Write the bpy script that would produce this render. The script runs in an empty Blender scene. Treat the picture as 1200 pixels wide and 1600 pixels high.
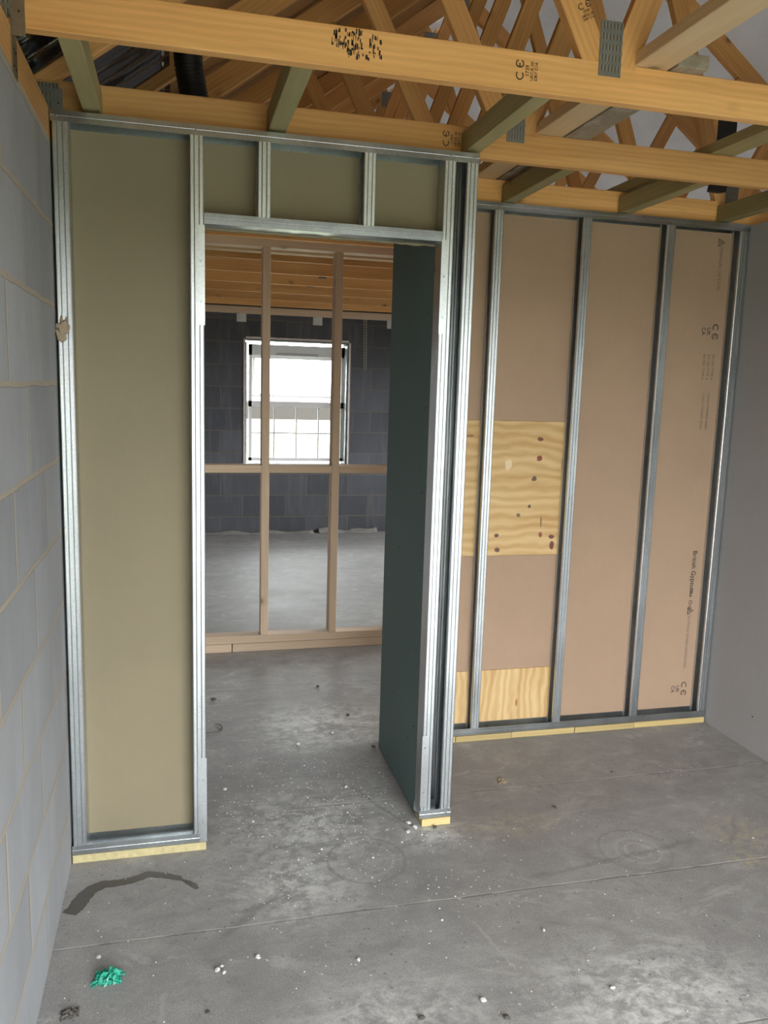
import bpy, bmesh, math, random
from mathutils import Vector, Matrix, noise

random.seed(7)
SC = bpy.context.scene
COL = SC.collection
PI = math.pi

# ------------------------------------------------------------------ camera
F_PX, CX, CY, CZ, RX, ROLL, RZ = 1276.295, 0.34811, -2.62782, 1.56751, 1.41909, 0.02965, -0.24961
cam_data = bpy.data.cameras.new('camera')
cam_data.sensor_fit = 'VERTICAL'
cam_data.sensor_height = 24.0
cam_data.lens = F_PX / 1600 * 24.0
cam_data.clip_start = 0.05
cam_data.clip_end = 200
cam = bpy.data.objects.new('camera', cam_data)
COL.objects.link(cam)
cam.matrix_world = (Matrix.Translation((CX, CY, CZ)) @ Matrix.Rotation(RZ, 4, 'Z')
                    @ Matrix.Rotation(RX, 4, 'X') @ Matrix.Rotation(ROLL, 4, 'Z'))
SC.camera = cam

# ------------------------------------------------------------------ view
SC.view_settings.view_transform = 'Standard'
SC.view_settings.look = 'None'
SC.view_settings.gamma = 1.0
SC.view_settings.use_curve_mapping = False
SC.view_settings.exposure = 0.85
SKY = 9.0            # overcast sky radiance
GROUND = 0.25
REAR_OPEN = (0.25, 2.65, 0.0, 2.08)   # patio opening in the wall behind the camera x0,x1,z0,z1
REAR_Y = -3.5

# ------------------------------------------------------------------ world: overcast sky above the horizon
world = bpy.data.worlds.new('sky')
SC.world = world
world.use_nodes = True
nt = world.node_tree
nt.nodes.clear()
wo = nt.nodes.new('ShaderNodeOutputWorld')
bg = nt.nodes.new('ShaderNodeBackground')
tc = nt.nodes.new('ShaderNodeTexCoord')
sp = nt.nodes.new('ShaderNodeSeparateXYZ')
cr = nt.nodes.new('ShaderNodeValToRGB')
mr = nt.nodes.new('ShaderNodeMapRange')
mr.inputs['From Min'].default_value = -1
mr.inputs['From Max'].default_value = 1
nt.links.new(tc.outputs['Generated'], sp.inputs[0])
nt.links.new(sp.outputs['Z'], mr.inputs['Value'])
nt.links.new(mr.outputs[0], cr.inputs[0])
e = cr.color_ramp.elements
e[0].position = 0.0
e[0].color = (GROUND/SKY, GROUND/SKY*0.94, GROUND/SKY*0.85, 1)
e[1].position = 0.51
e[1].color = (.955, 0.985, 1.0, 1)
x = e.new(0.49)
x.color = (GROUND/SKY, GROUND/SKY*0.94, GROUND/SKY*0.85, 1)
nt.links.new(cr.outputs[0], bg.inputs['Color'])
bg.inputs['Strength'].default_value = SKY
nt.links.new(bg.outputs[0], wo.inputs[0])

def area(name, loc, rot, sx, sy, power=0, portal=False, color=(1, 1, 1)):
    l = bpy.data.lights.new(name, 'AREA')
    l.shape = 'RECTANGLE'
    l.size, l.size_y = sx, sy
    l.energy = power
    l.color = color
    o = bpy.data.objects.new(name, l)
    COL.objects.link(o)
    o.location = loc
    o.rotation_euler = rot
    if portal:
        l.cycles.is_portal = True
    return o

rx0, rx1, rz0, rz1 = REAR_OPEN
area('portal_patio_opening', ((rx0+rx1)/2, REAR_Y-0.3, (rz0+rz1)/2), (PI/2, 0, 0), rx1-rx0, rz1-rz0, 1, True)
SIDE_FILL_OPEN = (3.1, 5.0, .75, 2.05)      # unseen opening added in the side wall to brighten the back room: y0,y1,z0,z1
area('portal_added_side_opening', (4.52, (SIDE_FILL_OPEN[0]+SIDE_FILL_OPEN[1])/2, 1.4), (0, PI/2, 0), 1.3, 1.9, 1, True)
HALL_FILL_OPEN = (.95, 1.85, .5, 2.05)     # unseen opening added at the hallway end to light its floor
area('portal_added_hall_opening', (4.52, (HALL_FILL_OPEN[0]+HALL_FILL_OPEN[1])/2, 1.28), (0, PI/2, 0), 1.55, .9, 1, True)
area('portal_window', (1.565, 6.32, 1.36), (-PI/2, 0, 0), 1.07, 1.3, 1, True)

# ------------------------------------------------------------------ node helpers
class NB:
    def __init__(s, name):
        s.m = bpy.data.materials.new(name)
        s.m.use_nodes = True
        s.t = s.m.node_tree
        s.t.nodes.clear()
        s.out = s.t.nodes.new('ShaderNodeOutputMaterial')
        s.b = s.t.nodes.new('ShaderNodeBsdfPrincipled')
        s.t.links.new(s.b.outputs[0], s.out.inputs[0])
        s._c = None
    def n(s, k, **kw):
        o = s.t.nodes.new('ShaderNode' + k)
        for a, v in kw.items():
            setattr(o, a, v)
        return o
    def L(s, a, b):
        s.t.links.new(a, b)
    def put(s, sock, v):
        if isinstance(v, bpy.types.NodeSocket):
            s.L(v, sock)
        else:
            if sock.type == 'RGBA' and len(v) == 3:
                v = tuple(v) + (1,)
            sock.default_value = v
    def obj(s):
        if s._c is None:
            s._c = s.n('TexCoord')
        return s._c.outputs['Object']
    def pos(s):
        return s.n('NewGeometry').outputs['Position']
    def math(s, op, a, b=0.0, c=None, clamp=False):
        o = s.n('Math', operation=op, use_clamp=clamp)
        s.put(o.inputs[0], a)
        s.put(o.inputs[1], b)
        if c is not None:
            s.put(o.inputs[2], c)
        return o.outputs[0]
    def vmath(s, op, a, b=None, out=0):
        o = s.n('VectorMath', operation=op)
        s.put(o.inputs[0], a)
        if b is not None:
            s.put(o.inputs[1], b)
        return o.outputs[out]
    def scale(s, v, xyz, add=(0, 0, 0)):
        o = s.n('VectorMath', operation='MULTIPLY_ADD')
        s.put(o.inputs[0], v)
        s.put(o.inputs[1], xyz)
        s.put(o.inputs[2], add)
        return o.outputs[0]
    def noise(s, v, sc, det=3, rough=.55, dist=0.0, out='Fac'):
        o = s.n('TexNoise')
        s.L(v, o.inputs['Vector'])
        o.inputs['Scale'].default_value = sc
        o.inputs['Detail'].default_value = det
        o.inputs['Roughness'].default_value = rough
        o.inputs['Distortion'].default_value = dist
        return o.outputs[out]
    def ramp(s, f, stops, interp='LINEAR'):
        o = s.n('ValToRGB')
        o.color_ramp.interpolation = interp
        el = o.color_ramp.elements
        while len(el) < len(stops):
            el.new(0.5)
        for q, (p, c) in zip(el, stops):
            q.position = p
            q.color = (c, c, c, 1) if isinstance(c, (int, float)) else tuple(c) + (1,)
        s.L(f, o.inputs[0])
        return o.outputs[0]
    def mix(s, f, a, b, mode='MIX'):
        o = s.n('Mix', data_type='RGBA', blend_type=mode)
        s.put(o.inputs[0], f)
        s.put(o.inputs[6], a)
        s.put(o.inputs[7], b)
        return o.outputs[2]
    def bump(s, h, strength=.3, dist=.01, normal=None):
        o = s.n('Bump')
        o.inputs['Strength'].default_value = strength
        o.inputs['Distance'].default_value = dist
        s.L(h, o.inputs['Height'])
        if normal is not None:
            s.L(normal, o.inputs['Normal'])
        s.L(o.outputs[0], s.b.inputs['Normal'])
        return o.outputs[0]
    def set(s, **kw):
        for k, v in kw.items():
            k = k.replace('_', ' ')
            s.put(s.b.inputs[k], v)
        return s
    def sep(s, v):
        o = s.n('SeparateXYZ')
        s.L(v, o.inputs[0])
        return o.outputs
    def comb(s, x=0.0, y=0.0, z=0.0):
        o = s.n('CombineXYZ')
        s.put(o.inputs[0], x)
        s.put(o.inputs[1], y)
        s.put(o.inputs[2], z)
        return o.outputs[0]

# ------------------------------------------------------------------ materials
def wood(name, dark, light, knots=True, rough=.62, contrast=1.0, grainscale=1.0, wear=None):
    """length of the piece runs along object X"""
    s = NB(name)
    rnd = s.n('ObjectInfo').outputs['Random']
    off = s.math('MULTIPLY', rnd, 37.0)
    v = s.scale(s.obj(), (1, 1, 1), s.comb(off, off, off))
    big = s.noise(s.scale(v, (1.1, 14, 14)), 1.0, 3, .5, .6)
    w = s.n('TexWave', wave_type='BANDS', bands_direction='Z')
    s.L(s.scale(v, (.22, 2.5, 1.0)), w.inputs['Vector'])
    w.inputs['Scale'].default_value = 18 * grainscale
    w.inputs['Distortion'].default_value = 5.0
    w.inputs['Detail'].default_value = 2
    w.inputs['Detail Scale'].default_value = .8
    fine = s.noise(s.scale(v, (6, 160, 160)), 1.0, 2, .6)
    f = s.math('MULTIPLY_ADD', w.outputs['Fac'], .09 * contrast, s.math('MULTIPLY', big, .60))
    f = s.math('MULTIPLY_ADD', fine, .22, f)
    col = s.mix(s.ramp(f, [(.25, 0.0), (.80, 1.0)]), light, dark)
    tone = s.math('MULTIPLY_ADD', rnd, .35, .82)
    col = s.mix(1.0, col, s.comb(tone, tone, tone), 'MULTIPLY')
    if knots:
        vo = s.n('TexVoronoi')
        s.L(s.scale(v, (5.0, 5, 8.0)), vo.inputs['Vector'])
        vo.inputs['Scale'].default_value = 1.0
        k = s.ramp(vo.outputs['Distance'], [(.05, 1.0), (.085, .75), (.10, .35), (.2, 0.0)])
        k = s.math('MULTIPLY', k, s.math('GREATER_THAN', s.sep(vo.outputs['Color'])[0], .60))
        col = s.mix(s.math('MULTIPLY', k, .8), col, tuple(c * .38 for c in dark))
    if wear:
        nz = s.noise(s.scale(v, (5, 9, 9)), 1.0, 5, .7)
        col = s.mix(s.ramp(nz, [(.48, 0.0), (.6, .85)]), col, wear)
    s.bump(s.math('MULTIPLY_ADD', w.outputs['Fac'], .3, fine), .10, .002)
    return s.set(Base_Color=col, Roughness=rough, Specular_IOR_Level=.3).m

M = {}
M['pine'] = wood('truss_pine', (.52, .24, .07), (.86, .50, .20))
M['treated'] = wood('treated_pine', (.26, .22, .09), (.42, .36, .19))
M['cls'] = wood('stud_pine', (.52, .37, .25), (.74, .58, .42))
M['pale'] = wood('pale_board', (.50, .34, .17), (.72, .54, .33))
M['grey_wood'] = wood('weathered_board', (.20, .16, .11), (.36, .31, .24), wear=(.46, .42, .35))
M['foot'] = wood('packer_pine', (.44, .32, .13), (.60, .47, .22))

def metal(name, base, rough=.36, knurl=True, metallic=1.0):
    s = NB(name)
    p = s.pos()
    vo = s.n('TexVoronoi')
    s.L(p, vo.inputs['Vector'])
    vo.inputs['Scale'].default_value = 260
    sp_ = s.ramp(s.sep(vo.outputs['Color'])[0], [(0, .9), (1, 1.06)])
    col = s.mix(1.0, base, sp_, 'MULTIPLY')
    sm = s.noise(s.scale(p, (3, 3, 1.2)), 2.0, 4, .6)
    col = s.mix(1.0, col, s.ramp(sm, [(.3, .78), (.7, 1.05)]), 'MULTIPLY')
    r = s.math('MULTIPLY_ADD', sm, .16, rough - .08)
    if knurl:
        x, y, z = s.sep(p)
        k = 2 * PI / .0056
        a = s.math('SINE', s.math('MULTIPLY', s.math('ADD', x, y), k))
        b = s.math('SINE', s.math('MULTIPLY', z, k))
        h = s.math('MULTIPLY', a, b)
        s.bump(h, .22, .0010)
    else:
        s.bump(sm, .1, .002)
    return s.set(Base_Color=col, Metallic=metallic, Roughness=r).m
M['galv'] = metal('galvanised_steel', (.68, .71, .73), .31)
M['galv_smooth'] = metal('galvanised_steel_smooth', (.56, .60, .62), .30, False)
M['screw'] = NB('dark_screw').set(Base_Color=(.03, .03, .035), Metallic=.6, Roughness=.4).m

def nail_plate_mat():
    s = NB('punched_nail_plate')
    p = s.obj()
    x, y, z = s.sep(p)
    u = s.math('FRACT', s.math('MULTIPLY', s.math('ADD', x, 3.0), 1/.0098))
    r_ = s.math('FRACT', s.math('MULTIPLY', s.math('ADD', z, 3.0), 1/.026))
    a = s.math('LESS_THAN', s.math('ABSOLUTE', s.math('SUBTRACT', u, .5)), .24)
    b = s.math('LESS_THAN', s.math('ABSOLUTE', s.math('SUBTRACT', r_, .5)), .30)
    hole = s.math('MULTIPLY', a, b)
    a2 = s.math('LESS_THAN', s.math('ABSOLUTE', s.math('SUBTRACT', u, .35)), .06)
    lip = s.math('MULTIPLY', a2, b)
    nz = s.noise(p, 60, 3)
    col = s.mix(nz, (.17, .175, .165), (.28, .285, .27))
    col = s.mix(hole, col, (.10, .085, .06))
    col = s.mix(lip, col, (.6, .55, .45))
    s.bump(s.math('SUBTRACT', 1.0, hole), .6, .002)
    return s.set(Base_Color=col, Metallic=.45, Roughness=.5).m
M['nail_plate'] = nail_plate_mat()

def board(name, col, mott=.06, weave=True, rough=.8, tint=None):
    s = NB(name)
    p = s.pos()
    n1 = s.noise(p, 2.2, 4, .6)
    n2 = s.noise(s.scale(p, (1, 1, .25)), 60, 3, .6)
    c = s.mix(s.ramp(n1, [(.3, 0.0), (.7, 1.0)]), tuple(v * (1 - mott) for v in col), tuple(min(1, v * (1 + mott)) for v in col))
    c = s.mix(s.math('MULTIPLY', n2, .25), c, tuple(v * .8 for v in col))
    if tint:
        c = s.mix(s.ramp(n1, [(.42, 0.0), (.7, .5)]), c, tint)
    vo = s.n('TexVoronoi')
    s.L(p, vo.inputs['Vector'])
    vo.inputs['Scale'].default_value = 14
    sp_ = s.ramp(vo.outputs['Distance'], [(.018, 1.0), (.03, 0.0)])
    c = s.mix(s.math('MULTIPLY', sp_, .45), c, tuple(min(1, v * 1.5) for v in col))
    if weave:
        x, y, z = s.sep(p)
        k = 2 * PI / .012
        h = s.math('ADD', s.math('SINE', s.math('MULTIPLY', s.math('ADD', x, y), k)), s.math('SINE', s.math('MULTIPLY', z, k)))
        s.bump(s.math('MULTIPLY_ADD', h, .25, n2), .12, .001)
    else:
        s.bump(n2, .06, .001)
    return s.set(Base_Color=c, Roughness=rough, Specular_IOR_Level=.25).m
M['olive_board'] = board('moisture_board_back', (.275, .235, .155))
M['brown_board'] = board('plasterboard_brown_paper', (.44, .305, .21))
M['teal_board'] = board('moisture_board_face', (.125, .185, .175), weave=False, rough=.6)
M['grey_board'] = board('plasterboard_grey_face', (.37, .365, .365), .03, weave=False)
M['board_edge'] = NB('gypsum_core').set(Base_Color=(.55, .53, .5), Roughness=.9).m

def ply(name, vertical, stains):
    s = NB(name)
    p = s.pos()
    x, y, z = s.sep(p)
    v = s.comb(z, 0.0, x) if vertical else s.comb(x, 0.0, z)
    big = s.noise(s.scale(v, (1.4, 1, 9)), 1.0, 3, .5, .9)
    w = s.n('TexWave', wave_type='BANDS', bands_direction='Z')
    s.L(s.scale(v, (.45, 1, 1)), w.inputs['Vector'])
    w.inputs['Scale'].default_value = 7 if not vertical else 9
    w.inputs['Distortion'].default_value = 7
    w.inputs['Detail'].default_value = 2
    w.inputs['Detail Scale'].default_value = 1.3
    fine = s.noise(s.scale(v, (4, 1, 150)), 1.0, 2)
    f = s.math('MULTIPLY_ADD', w.outputs['Fac'], .3, s.math('MULTIPLY_ADD', fine, .22, s.math('MULTIPLY', big, .6)))
    c = s.mix(s.ramp(f, [(.25, 0.0), (.85, 1.0)]), (.74, .54, .28), (.52, .31, .12))
    for (sx, sz, rx, rz_, col) in stains:
        d = s.scale(s.vmath('SUBTRACT', p, (sx, 0, sz)), (1/rx, 0, 1/rz_))
        wob = s.noise(p, 60, 3)
        dd = s.math('ADD', s.vmath('LENGTH', d, out='Value'), s.math('MULTIPLY_ADD', wob, 1.1, -.55))
        c = s.mix(s.ramp(dd, [(.75, .9), (1.0, 0.0)]), c, col)
    s.bump(fine, .08, .001)
    return s.set(Base_Color=c, Roughness=.6, Specular_IOR_Level=.3).m

def blocks(name, axis, col, mortar, ox=.49, oz=-.2, streak=True):
    s = NB(name)
    p = s.pos()
    x, y, z = s.sep(p)
    u = x if axis == 'X' else y
    wob = s.noise(s.scale(p, (1, 1, 1)), 5, 3, out='Color')
    wv = s.vmath('SUBTRACT', wob, (.5, .5, .5))
    v = s.comb(s.math('ADD', u, ox + 9.0), s.math('ADD', z, oz + 2.25), 0.0)
    v = s.scale(wv, (.016, .02, 0), v)
    b = s.n('TexBrick', offset=.5, offset_frequency=2)
    s.L(v, b.inputs['Vector'])
    b.inputs['Scale'].default_value = 1.0
    b.inputs['Brick Width'].default_value = .45
    b.inputs['Row Height'].default_value = .225
    b.inputs['Mortar Size'].default_value = .0085
    b.inputs['Mortar Smooth'].default_value = .35
    b.inputs['Bias'].default_value = 0
    b.inputs['Color1'].default_value = (.82, .82, .82, 1)
    b.inputs['Color2'].default_value = (1.12, 1.12, 1.12, 1)
    b.inputs['Mortar'].default_value = (1, 1, 1, 1)
    n1 = s.noise(s.scale(p, (1, 1, .5)), 3.2, 5, .65)
    n2 = s.noise(s.scale(p, (9, 9, 1.1)), 1.8, 4, .6)
    n3 = s.noise(p, 90, 2, .7)
    c = s.mix(s.ramp(n1, [(.3, 0.0), (.7, 1.0)]), tuple(q * .86 for q in col), tuple(q * 1.12 for q in col))
    c = s.mix(1.0, c, b.outputs['Color'], 'MULTIPLY')
    if streak:
        c = s.mix(s.ramp(n2, [(.52, 0.0), (.72, .45)]), c, tuple(q * .62 + .14 * k for q, k in zip(col, (1, .9, .8))))
    c = s.mix(s.math('MULTIPLY', n3, .3), c, tuple(q * .75 for q in col))
    sm = s.noise(p, 1.3, 4, .6)
    mc = s.mix(sm, tuple(q * .8 for q in mortar), tuple(min(1, q * 1.2) for q in mortar))
    c = s.mix(b.outputs['Fac'], c, mc)
    h = s.math('MULTIPLY_ADD', n3, .25, s.math('SUBTRACT', 1.0, b.outputs['Fac']))
    h = s.math('MULTIPLY_ADD', n2, .4, h)
    s.bump(h, .45, .006)
    return s.set(Base_Color=c, Roughness=.9, Specular_IOR_Level=.15).m
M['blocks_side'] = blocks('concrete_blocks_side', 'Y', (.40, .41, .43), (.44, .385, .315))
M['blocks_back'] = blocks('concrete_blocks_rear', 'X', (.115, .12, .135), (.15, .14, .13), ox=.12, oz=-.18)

def floor_mat():
    s = NB('concrete_floor')
    p = s.pos()
    n1 = s.noise(p, 1.6, 5, .62)
    n2 = s.noise(p, 9, 5, .7)
    n3 = s.noise(p, 70, 3, .65)
    sw = s.noise(s.scale(p, (3.0, 9.0, 1)), 1.0, 4, .6, 1.2)
    c = s.mix(s.ramp(n1, [(.3, 0.0), (.7, 1.0)]), (.29, .285, .28), (.46, .45, .44))
    c = s.mix(s.ramp(n2, [(.35, .45), (.6, 0.0)]), c, (.265, .26, .255))
    c = s.mix(s.ramp(n2, [(.52, 0.0), (.75, .55)]), c, (.47, .46, .44))
    c = s.mix(s.math('MULTIPLY', n3, .5), c, (.25, .246, .24))
    c = s.mix(s.ramp(sw, [(.55, 0.0), (.72, .3)]), c, (.5, .49, .47))
    n5 = s.noise(p, 240, 2, .7)
    c = s.mix(1.0, c, s.ramp(n5, [(.35, .78), (.65, 1.18)]), 'MULTIPLY')
    # pale dust and plaster powder lying round the door opening
    def spot(cx, cy, rx, ry):
        d = s.vmath('LENGTH', s.scale(s.vmath('SUBTRACT', p, (cx, cy, 0)), (1/rx, 1/ry, 0)), out='Value')
        return s.ramp(d, [(.2, 1.0), (1.0, 0.0)])
    dn = s.noise(p, 26, 6, .78)
    dn2 = s.noise(s.scale(p, (1, 1.8, 1)), 7, 5, .7, 1.0)
    msk = None
    for a in ((.80, .08, .42, .38), (1.0, .95, .45, .35), (.7, -.25, .3, .28), (1.55, -.95, .45, .3), (.85, -.95, .35, .3), (1.2, -.06, .16, .14)):
        q = spot(*a)
        msk = q if msk is None else s.math('MAXIMUM', msk, q)
    dust = s.math('MULTIPLY', s.ramp(s.math('MULTIPLY_ADD', dn2, .5, s.math('MULTIPLY', dn, .55)), [(.47, 0.0), (.60, 1.0)]), msk)
    c = s.mix(s.math('MULTIPLY', dust, .9), c, (.72, .72, .70))
    blot = s.noise(s.scale(p, (1, 1.6, 1), (5, 2, 0)), 4.5, 6, .72, .8)
    c = s.mix(s.ramp(blot, [(.30, .55), (.46, 0.0)]), c, (.22, .215, .21))
    c = s.mix(s.ramp(blot, [(.56, 0.0), (.70, .5)]), c, (.60, .59, .575))
    # sawdust
    sd = None
    for a in ((1.50, -.06, .28, .10), (2.33, -.28, .2, .22), (2.25, -.42, .2, .08)):
        q = spot(*a)
        sd = q if sd is None else s.math('MAXIMUM', sd, q)
    sdm = s.math('MULTIPLY', s.ramp(dn, [(.45, 0.0), (.6, 1.0)]), sd)
    c = s.mix(s.math('MULTIPLY', sdm, .6), c, (.55, .48, .33))
    # ring marks
    for (cx, cy, r, wdt, tone) in ((1.89, -.300, .045, .006, .52), (1.89, -.300, .078, .010, .46), (1.88, -.295, .125, .008, .26), (.95, -.17, .09, .008, .45), (.95, -.17, .13, .008, .25)):
        d = s.vmath('LENGTH', s.scale(s.vmath('SUBTRACT', p, (cx, cy, 0)), (1, 1, 0)), out='Value')
        d = s.math('MULTIPLY_ADD', n2, .014, s.math('SUBTRACT', d, r + .007))
        k = s.ramp(s.math('DIVIDE', s.math('ABSOLUTE', d), wdt), [(.3, .5), (1.0, 0.0)])
        c = s.mix(k, c, (tone, tone, tone * .97))
    # marks: segments (x0,y0,x1,y1,width,tone,strength)
    segs = [(1.19, -.55, 1.232, -.76, .007, .50, .6), (.475, -.46, .64, -.29, .022, .17, .6), (1.0, .33, 1.15, .01, .010, .14, .55),
            (1.45, -.375, 2.1, -.29, .016, .17, .5), (.16, -.36, .5, -.31, .02, .20, .35), (2.37, -.18, 2.25, -.32, .012, .17, .5),
            (.30, -.66, .31, -.9, .01, .5, .5), (1.33, .13, 1.60, .2, .02, .2, .3), (.9, .28, 1.15, .3, .008, .16, .5), (1.9, -.02, 2.05, -.1, .01, .2, .3)]
    for (x0, y0, x1, y1, wd, tone, st) in segs:
        dx, dy = x1 - x0, y1 - y0
        ln = math.hypot(dx, dy)
        d = s.vmath('SUBTRACT', p, (x0, y0, 0))
        al = s.vmath('DOT_PRODUCT', d, (dx/ln, dy/ln, 0), out='Value')
        al = s.math('SUBTRACT', al, s.math('MAXIMUM', s.math('MINIMUM', al, ln), 0.0))
        ac = s.vmath('DOT_PRODUCT', d, (-dy/ln, dx/ln, 0), out='Value')
        ac = s.math('MULTIPLY_ADD', s.math('SUBTRACT', n2, .5), .07, ac)
        dd = s.math('SQRT', s.math('ADD', s.math('MULTIPLY', al, al), s.math('MULTIPLY', ac, ac)))
        k = s.ramp(s.math('DIVIDE', dd, wd), [(.2, 1.0), (1.2, 0.0)])
        k = s.math('MULTIPLY', k, s.ramp(dn, [(.35, .2), (.6, 1.0)]))
        c = s.mix(s.math('MULTIPLY', k, st), c, (tone, tone, tone * .96))
    # straight joints every 0.62 m across the room
    x, y, z = s.sep(p)
    yj = s.math('MULTIPLY_ADD', s.noise(s.comb(x, 0.0, 0.0), 3, 3), .016, s.math('ADD', y, .578 + 6.2 - .008))
    fr = s.math('MULTIPLY', s.math('ABSOLUTE', s.math('SUBTRACT', s.math('FRACT', s.math('ADD', s.math('DIVIDE', yj, .635), .5)), .5)), .635)
    jl = s.ramp(s.math('DIVIDE', fr, .0045), [(.35, 1.0), (1.0, 0.0)])
    jc = s.mix(s.ramp(s.noise(p, 5, 3), [(.45, 0.0), (.55, 1.0)]), (.17, .165, .16), (.5, .49, .46))
    c = s.mix(s.math('MULTIPLY', jl, .6), c, jc)
    # dark grit specks and pits
    vo = s.n('TexVoronoi')
    s.L(p, vo.inputs['Vector'])
    vo.inputs['Scale'].default_value = 30
    g = s.math('MULTIPLY', s.ramp(vo.outputs['Distance'], [(.10, 1.0), (.17, 0.0)]), s.ramp(s.noise(p, 3, 3), [(.45, 0.0), (.6, 1.0)]))
    c = s.mix(s.math('MULTIPLY', g, .6), c, (.13, .125, .12))
    vo2 = s.n('TexVoronoi')
    s.L(s.scale(p, (1, 1, 1), (3.3, 1.7, 0)), vo2.inputs['Vector'])
    vo2.inputs['Scale'].default_value = 22
    g2 = s.math('MULTIPLY', s.ramp(vo2.outputs['Distance'], [(.07, 1.0), (.11, 0.0)]), s.ramp(s.noise(p, 2.2, 3), [(.5, 0.0), (.6, 1.0)]))
    c = s.mix(s.math('MULTIPLY', g2, .8), c, (.72, .71, .68))
    h = s.math('ADD', s.math('MULTIPLY', n3, .5), s.math('MULTIPLY', n2, .7))
    h = s.math('SUBTRACT', h, s.math('MULTIPLY', jl, .6))
    s.bump(h, .35, .004)
    r = s.ramp(n1, [(.3, .50), (.7, .68)])
    return s.set(Base_Color=c, Roughness=r, Specular_IOR_Level=.45).m
M['floor'] = floor_mat()

def simple(name, col, rough=.6, metallic=0.0, nz=0, amp=.15, bmp=0, **kw):
    s = NB(name)
    c = col
    if nz:
        n = s.noise(s.obj(), nz, 4, .6)
        c = s.mix(n, tuple(v * (1 - amp) for v in col), tuple(min(1, v * (1 + amp)) for v in col))
        if bmp:
            s.bump(n, bmp, .004)
    return s.set(Base_Color=c, Roughness=rough, Metallic=metallic, **kw).m
M['osb'] = simple('cork_packer', (.50, .43, .23), .8, 0, 60, .35, .6)
M['black_gloss'] = simple('black_plastic_sheet', (.012, .012, .014), .16, 0, 30, .4, .5)
M['black'] = simple('black_plastic', (.010, .010, .011), .45)
M['upvc'] = simple('white_upvc', (.88, .88, .88), .35)
M['lead'] = simple('glazing_bar_grey', (.55, .55, .56), .5)
M['white_clip'] = simple('white_plastic', (.72, .72, .70), .5)
M['foil'] = simple('foil_insulation', (.45, .50, .53), .45, .5, 45, .9, 1.0)
M['foam'] = simple('expanding_foam', (.75, .68, .66), .9, 0, 40, .2, 1.0)
M['mortar'] = simple('mortar', (.38, .30, .22), .9, 0, 60, .3, .8)
M['crumb'] = simple('plaster_crumb', (.72, .71, .68), .9, 0, 80, .2, .5)
M['crumb_dark'] = simple('dark_crumb', (.10, .09, .08), .9, 0, 80, .2, .5)
M['green'] = simple('green_plastic', (.03, .33, .22), .35, 0, 40, .25)
M['ink'] = simple('black_ink', (.035, .03, .025), .8)
M['ink_soft'] = simple('faded_ink', (.22, .165, .12), .8)
M['dpm'] = simple('pale_membrane_scrap', (.30, .29, .27), .6, 0, 30, .3, .8)
M['shaving'] = simple('dry_timber_shaving', (.30, .24, .16), .8)
M['grass'] = simple('grass', (.16, .17, .10), .9)

s = NB('wet_patch')
nn = s.noise(s.pos(), 40, 4, .6)
M['wet'] = s.set(Base_Color=s.mix(nn, (.075, .068, .056), (.12, .11, .092)), Roughness=.42, Specular_IOR_Level=.5).m

s = NB('window_glass')
s.t.nodes.remove(s.b)
tr = s.n('BsdfTransparent')
gl = s.n('BsdfGlossy')
gl.inputs['Roughness'].default_value = .02
fr_ = s.n('Fresnel')
fr_.inputs['IOR'].default_value = 1.45
mx = s.n('MixShader')
s.L(fr_.outputs[0], mx.inputs[0])
s.L(tr.outputs[0], mx.inputs[1])
s.L(gl.outputs[0], mx.inputs[2])
s.L(mx.outputs[0], s.out.inputs[0])
tr.inputs[0].default_value = (.95, .97, .96, 1)
M['glass'] = s.m

s = NB('roof_underlay')
p_ = s.pos()
n_ = s.noise(p_, 2.0, 4, .6, .8)
n2_ = s.noise(s.scale(p_, (1, 1, 1)), 9, 3, .6, 1.5)
colu = s.mix(n_, (.34, .335, .335), (.52, .51, .50))
s.bump(s.math('ADD', n_, s.math('MULTIPLY', n2_, .4)), .5, .04)
s.set(Base_Color=colu, Roughness=.75)
tl = s.n('BsdfTranslucent')
s.L(colu, tl.inputs['Color'])
mx = s.n('MixShader')
mx.inputs[0].default_value = .02
s.L(s.b.outputs[0], mx.inputs[1])
s.L(tl.outputs[0], mx.inputs[2])
s.L(mx.outputs[0], s.out.inputs[0])
M['underlay'] = s.m

s = NB('brown_sarking')
p_ = s.pos()
n_ = s.noise(s.scale(p_, (4, 1, 4)), 12, 4, .7)
s.set(Base_Color=s.mix(n_, (.30, .15, .05), (.46, .25, .09)), Roughness=.8)
M['sarking'] = s.m

# ------------------------------------------------------------------ object helpers
def tag(o, label=None, cat=None, group=None, kind=None):
    if label: o['label'] = label
    if cat: o['category'] = cat
    if group: o['group'] = group
    if kind: o['kind'] = kind
    return o

def thing(name, label, cat, loc=(0, 0, 0), rotz=0, group=None):
    o = bpy.data.objects.new(name, None)
    o.empty_display_size = .1
    COL.objects.link(o)
    o.location = loc
    o.rotation_euler = (0, 0, rotz)
    return tag(o, label, cat, group)

def link(name, bm, mat, parent=None, smooth=False):
    me = bpy.data.meshes.new(name)
    bmesh.ops.recalc_face_normals(bm, faces=bm.faces)
    bm.to_mesh(me)
    bm.free()
    if smooth:
        for f in me.polygons: f.use_smooth = True
    o = bpy.data.objects.new(name, me)
    for m_ in (mat if isinstance(mat, (list, tuple)) else [mat]):
        me.materials.append(m_)
    COL.objects.link(o)
    if parent is not None:
        o.parent = parent
    return o

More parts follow.
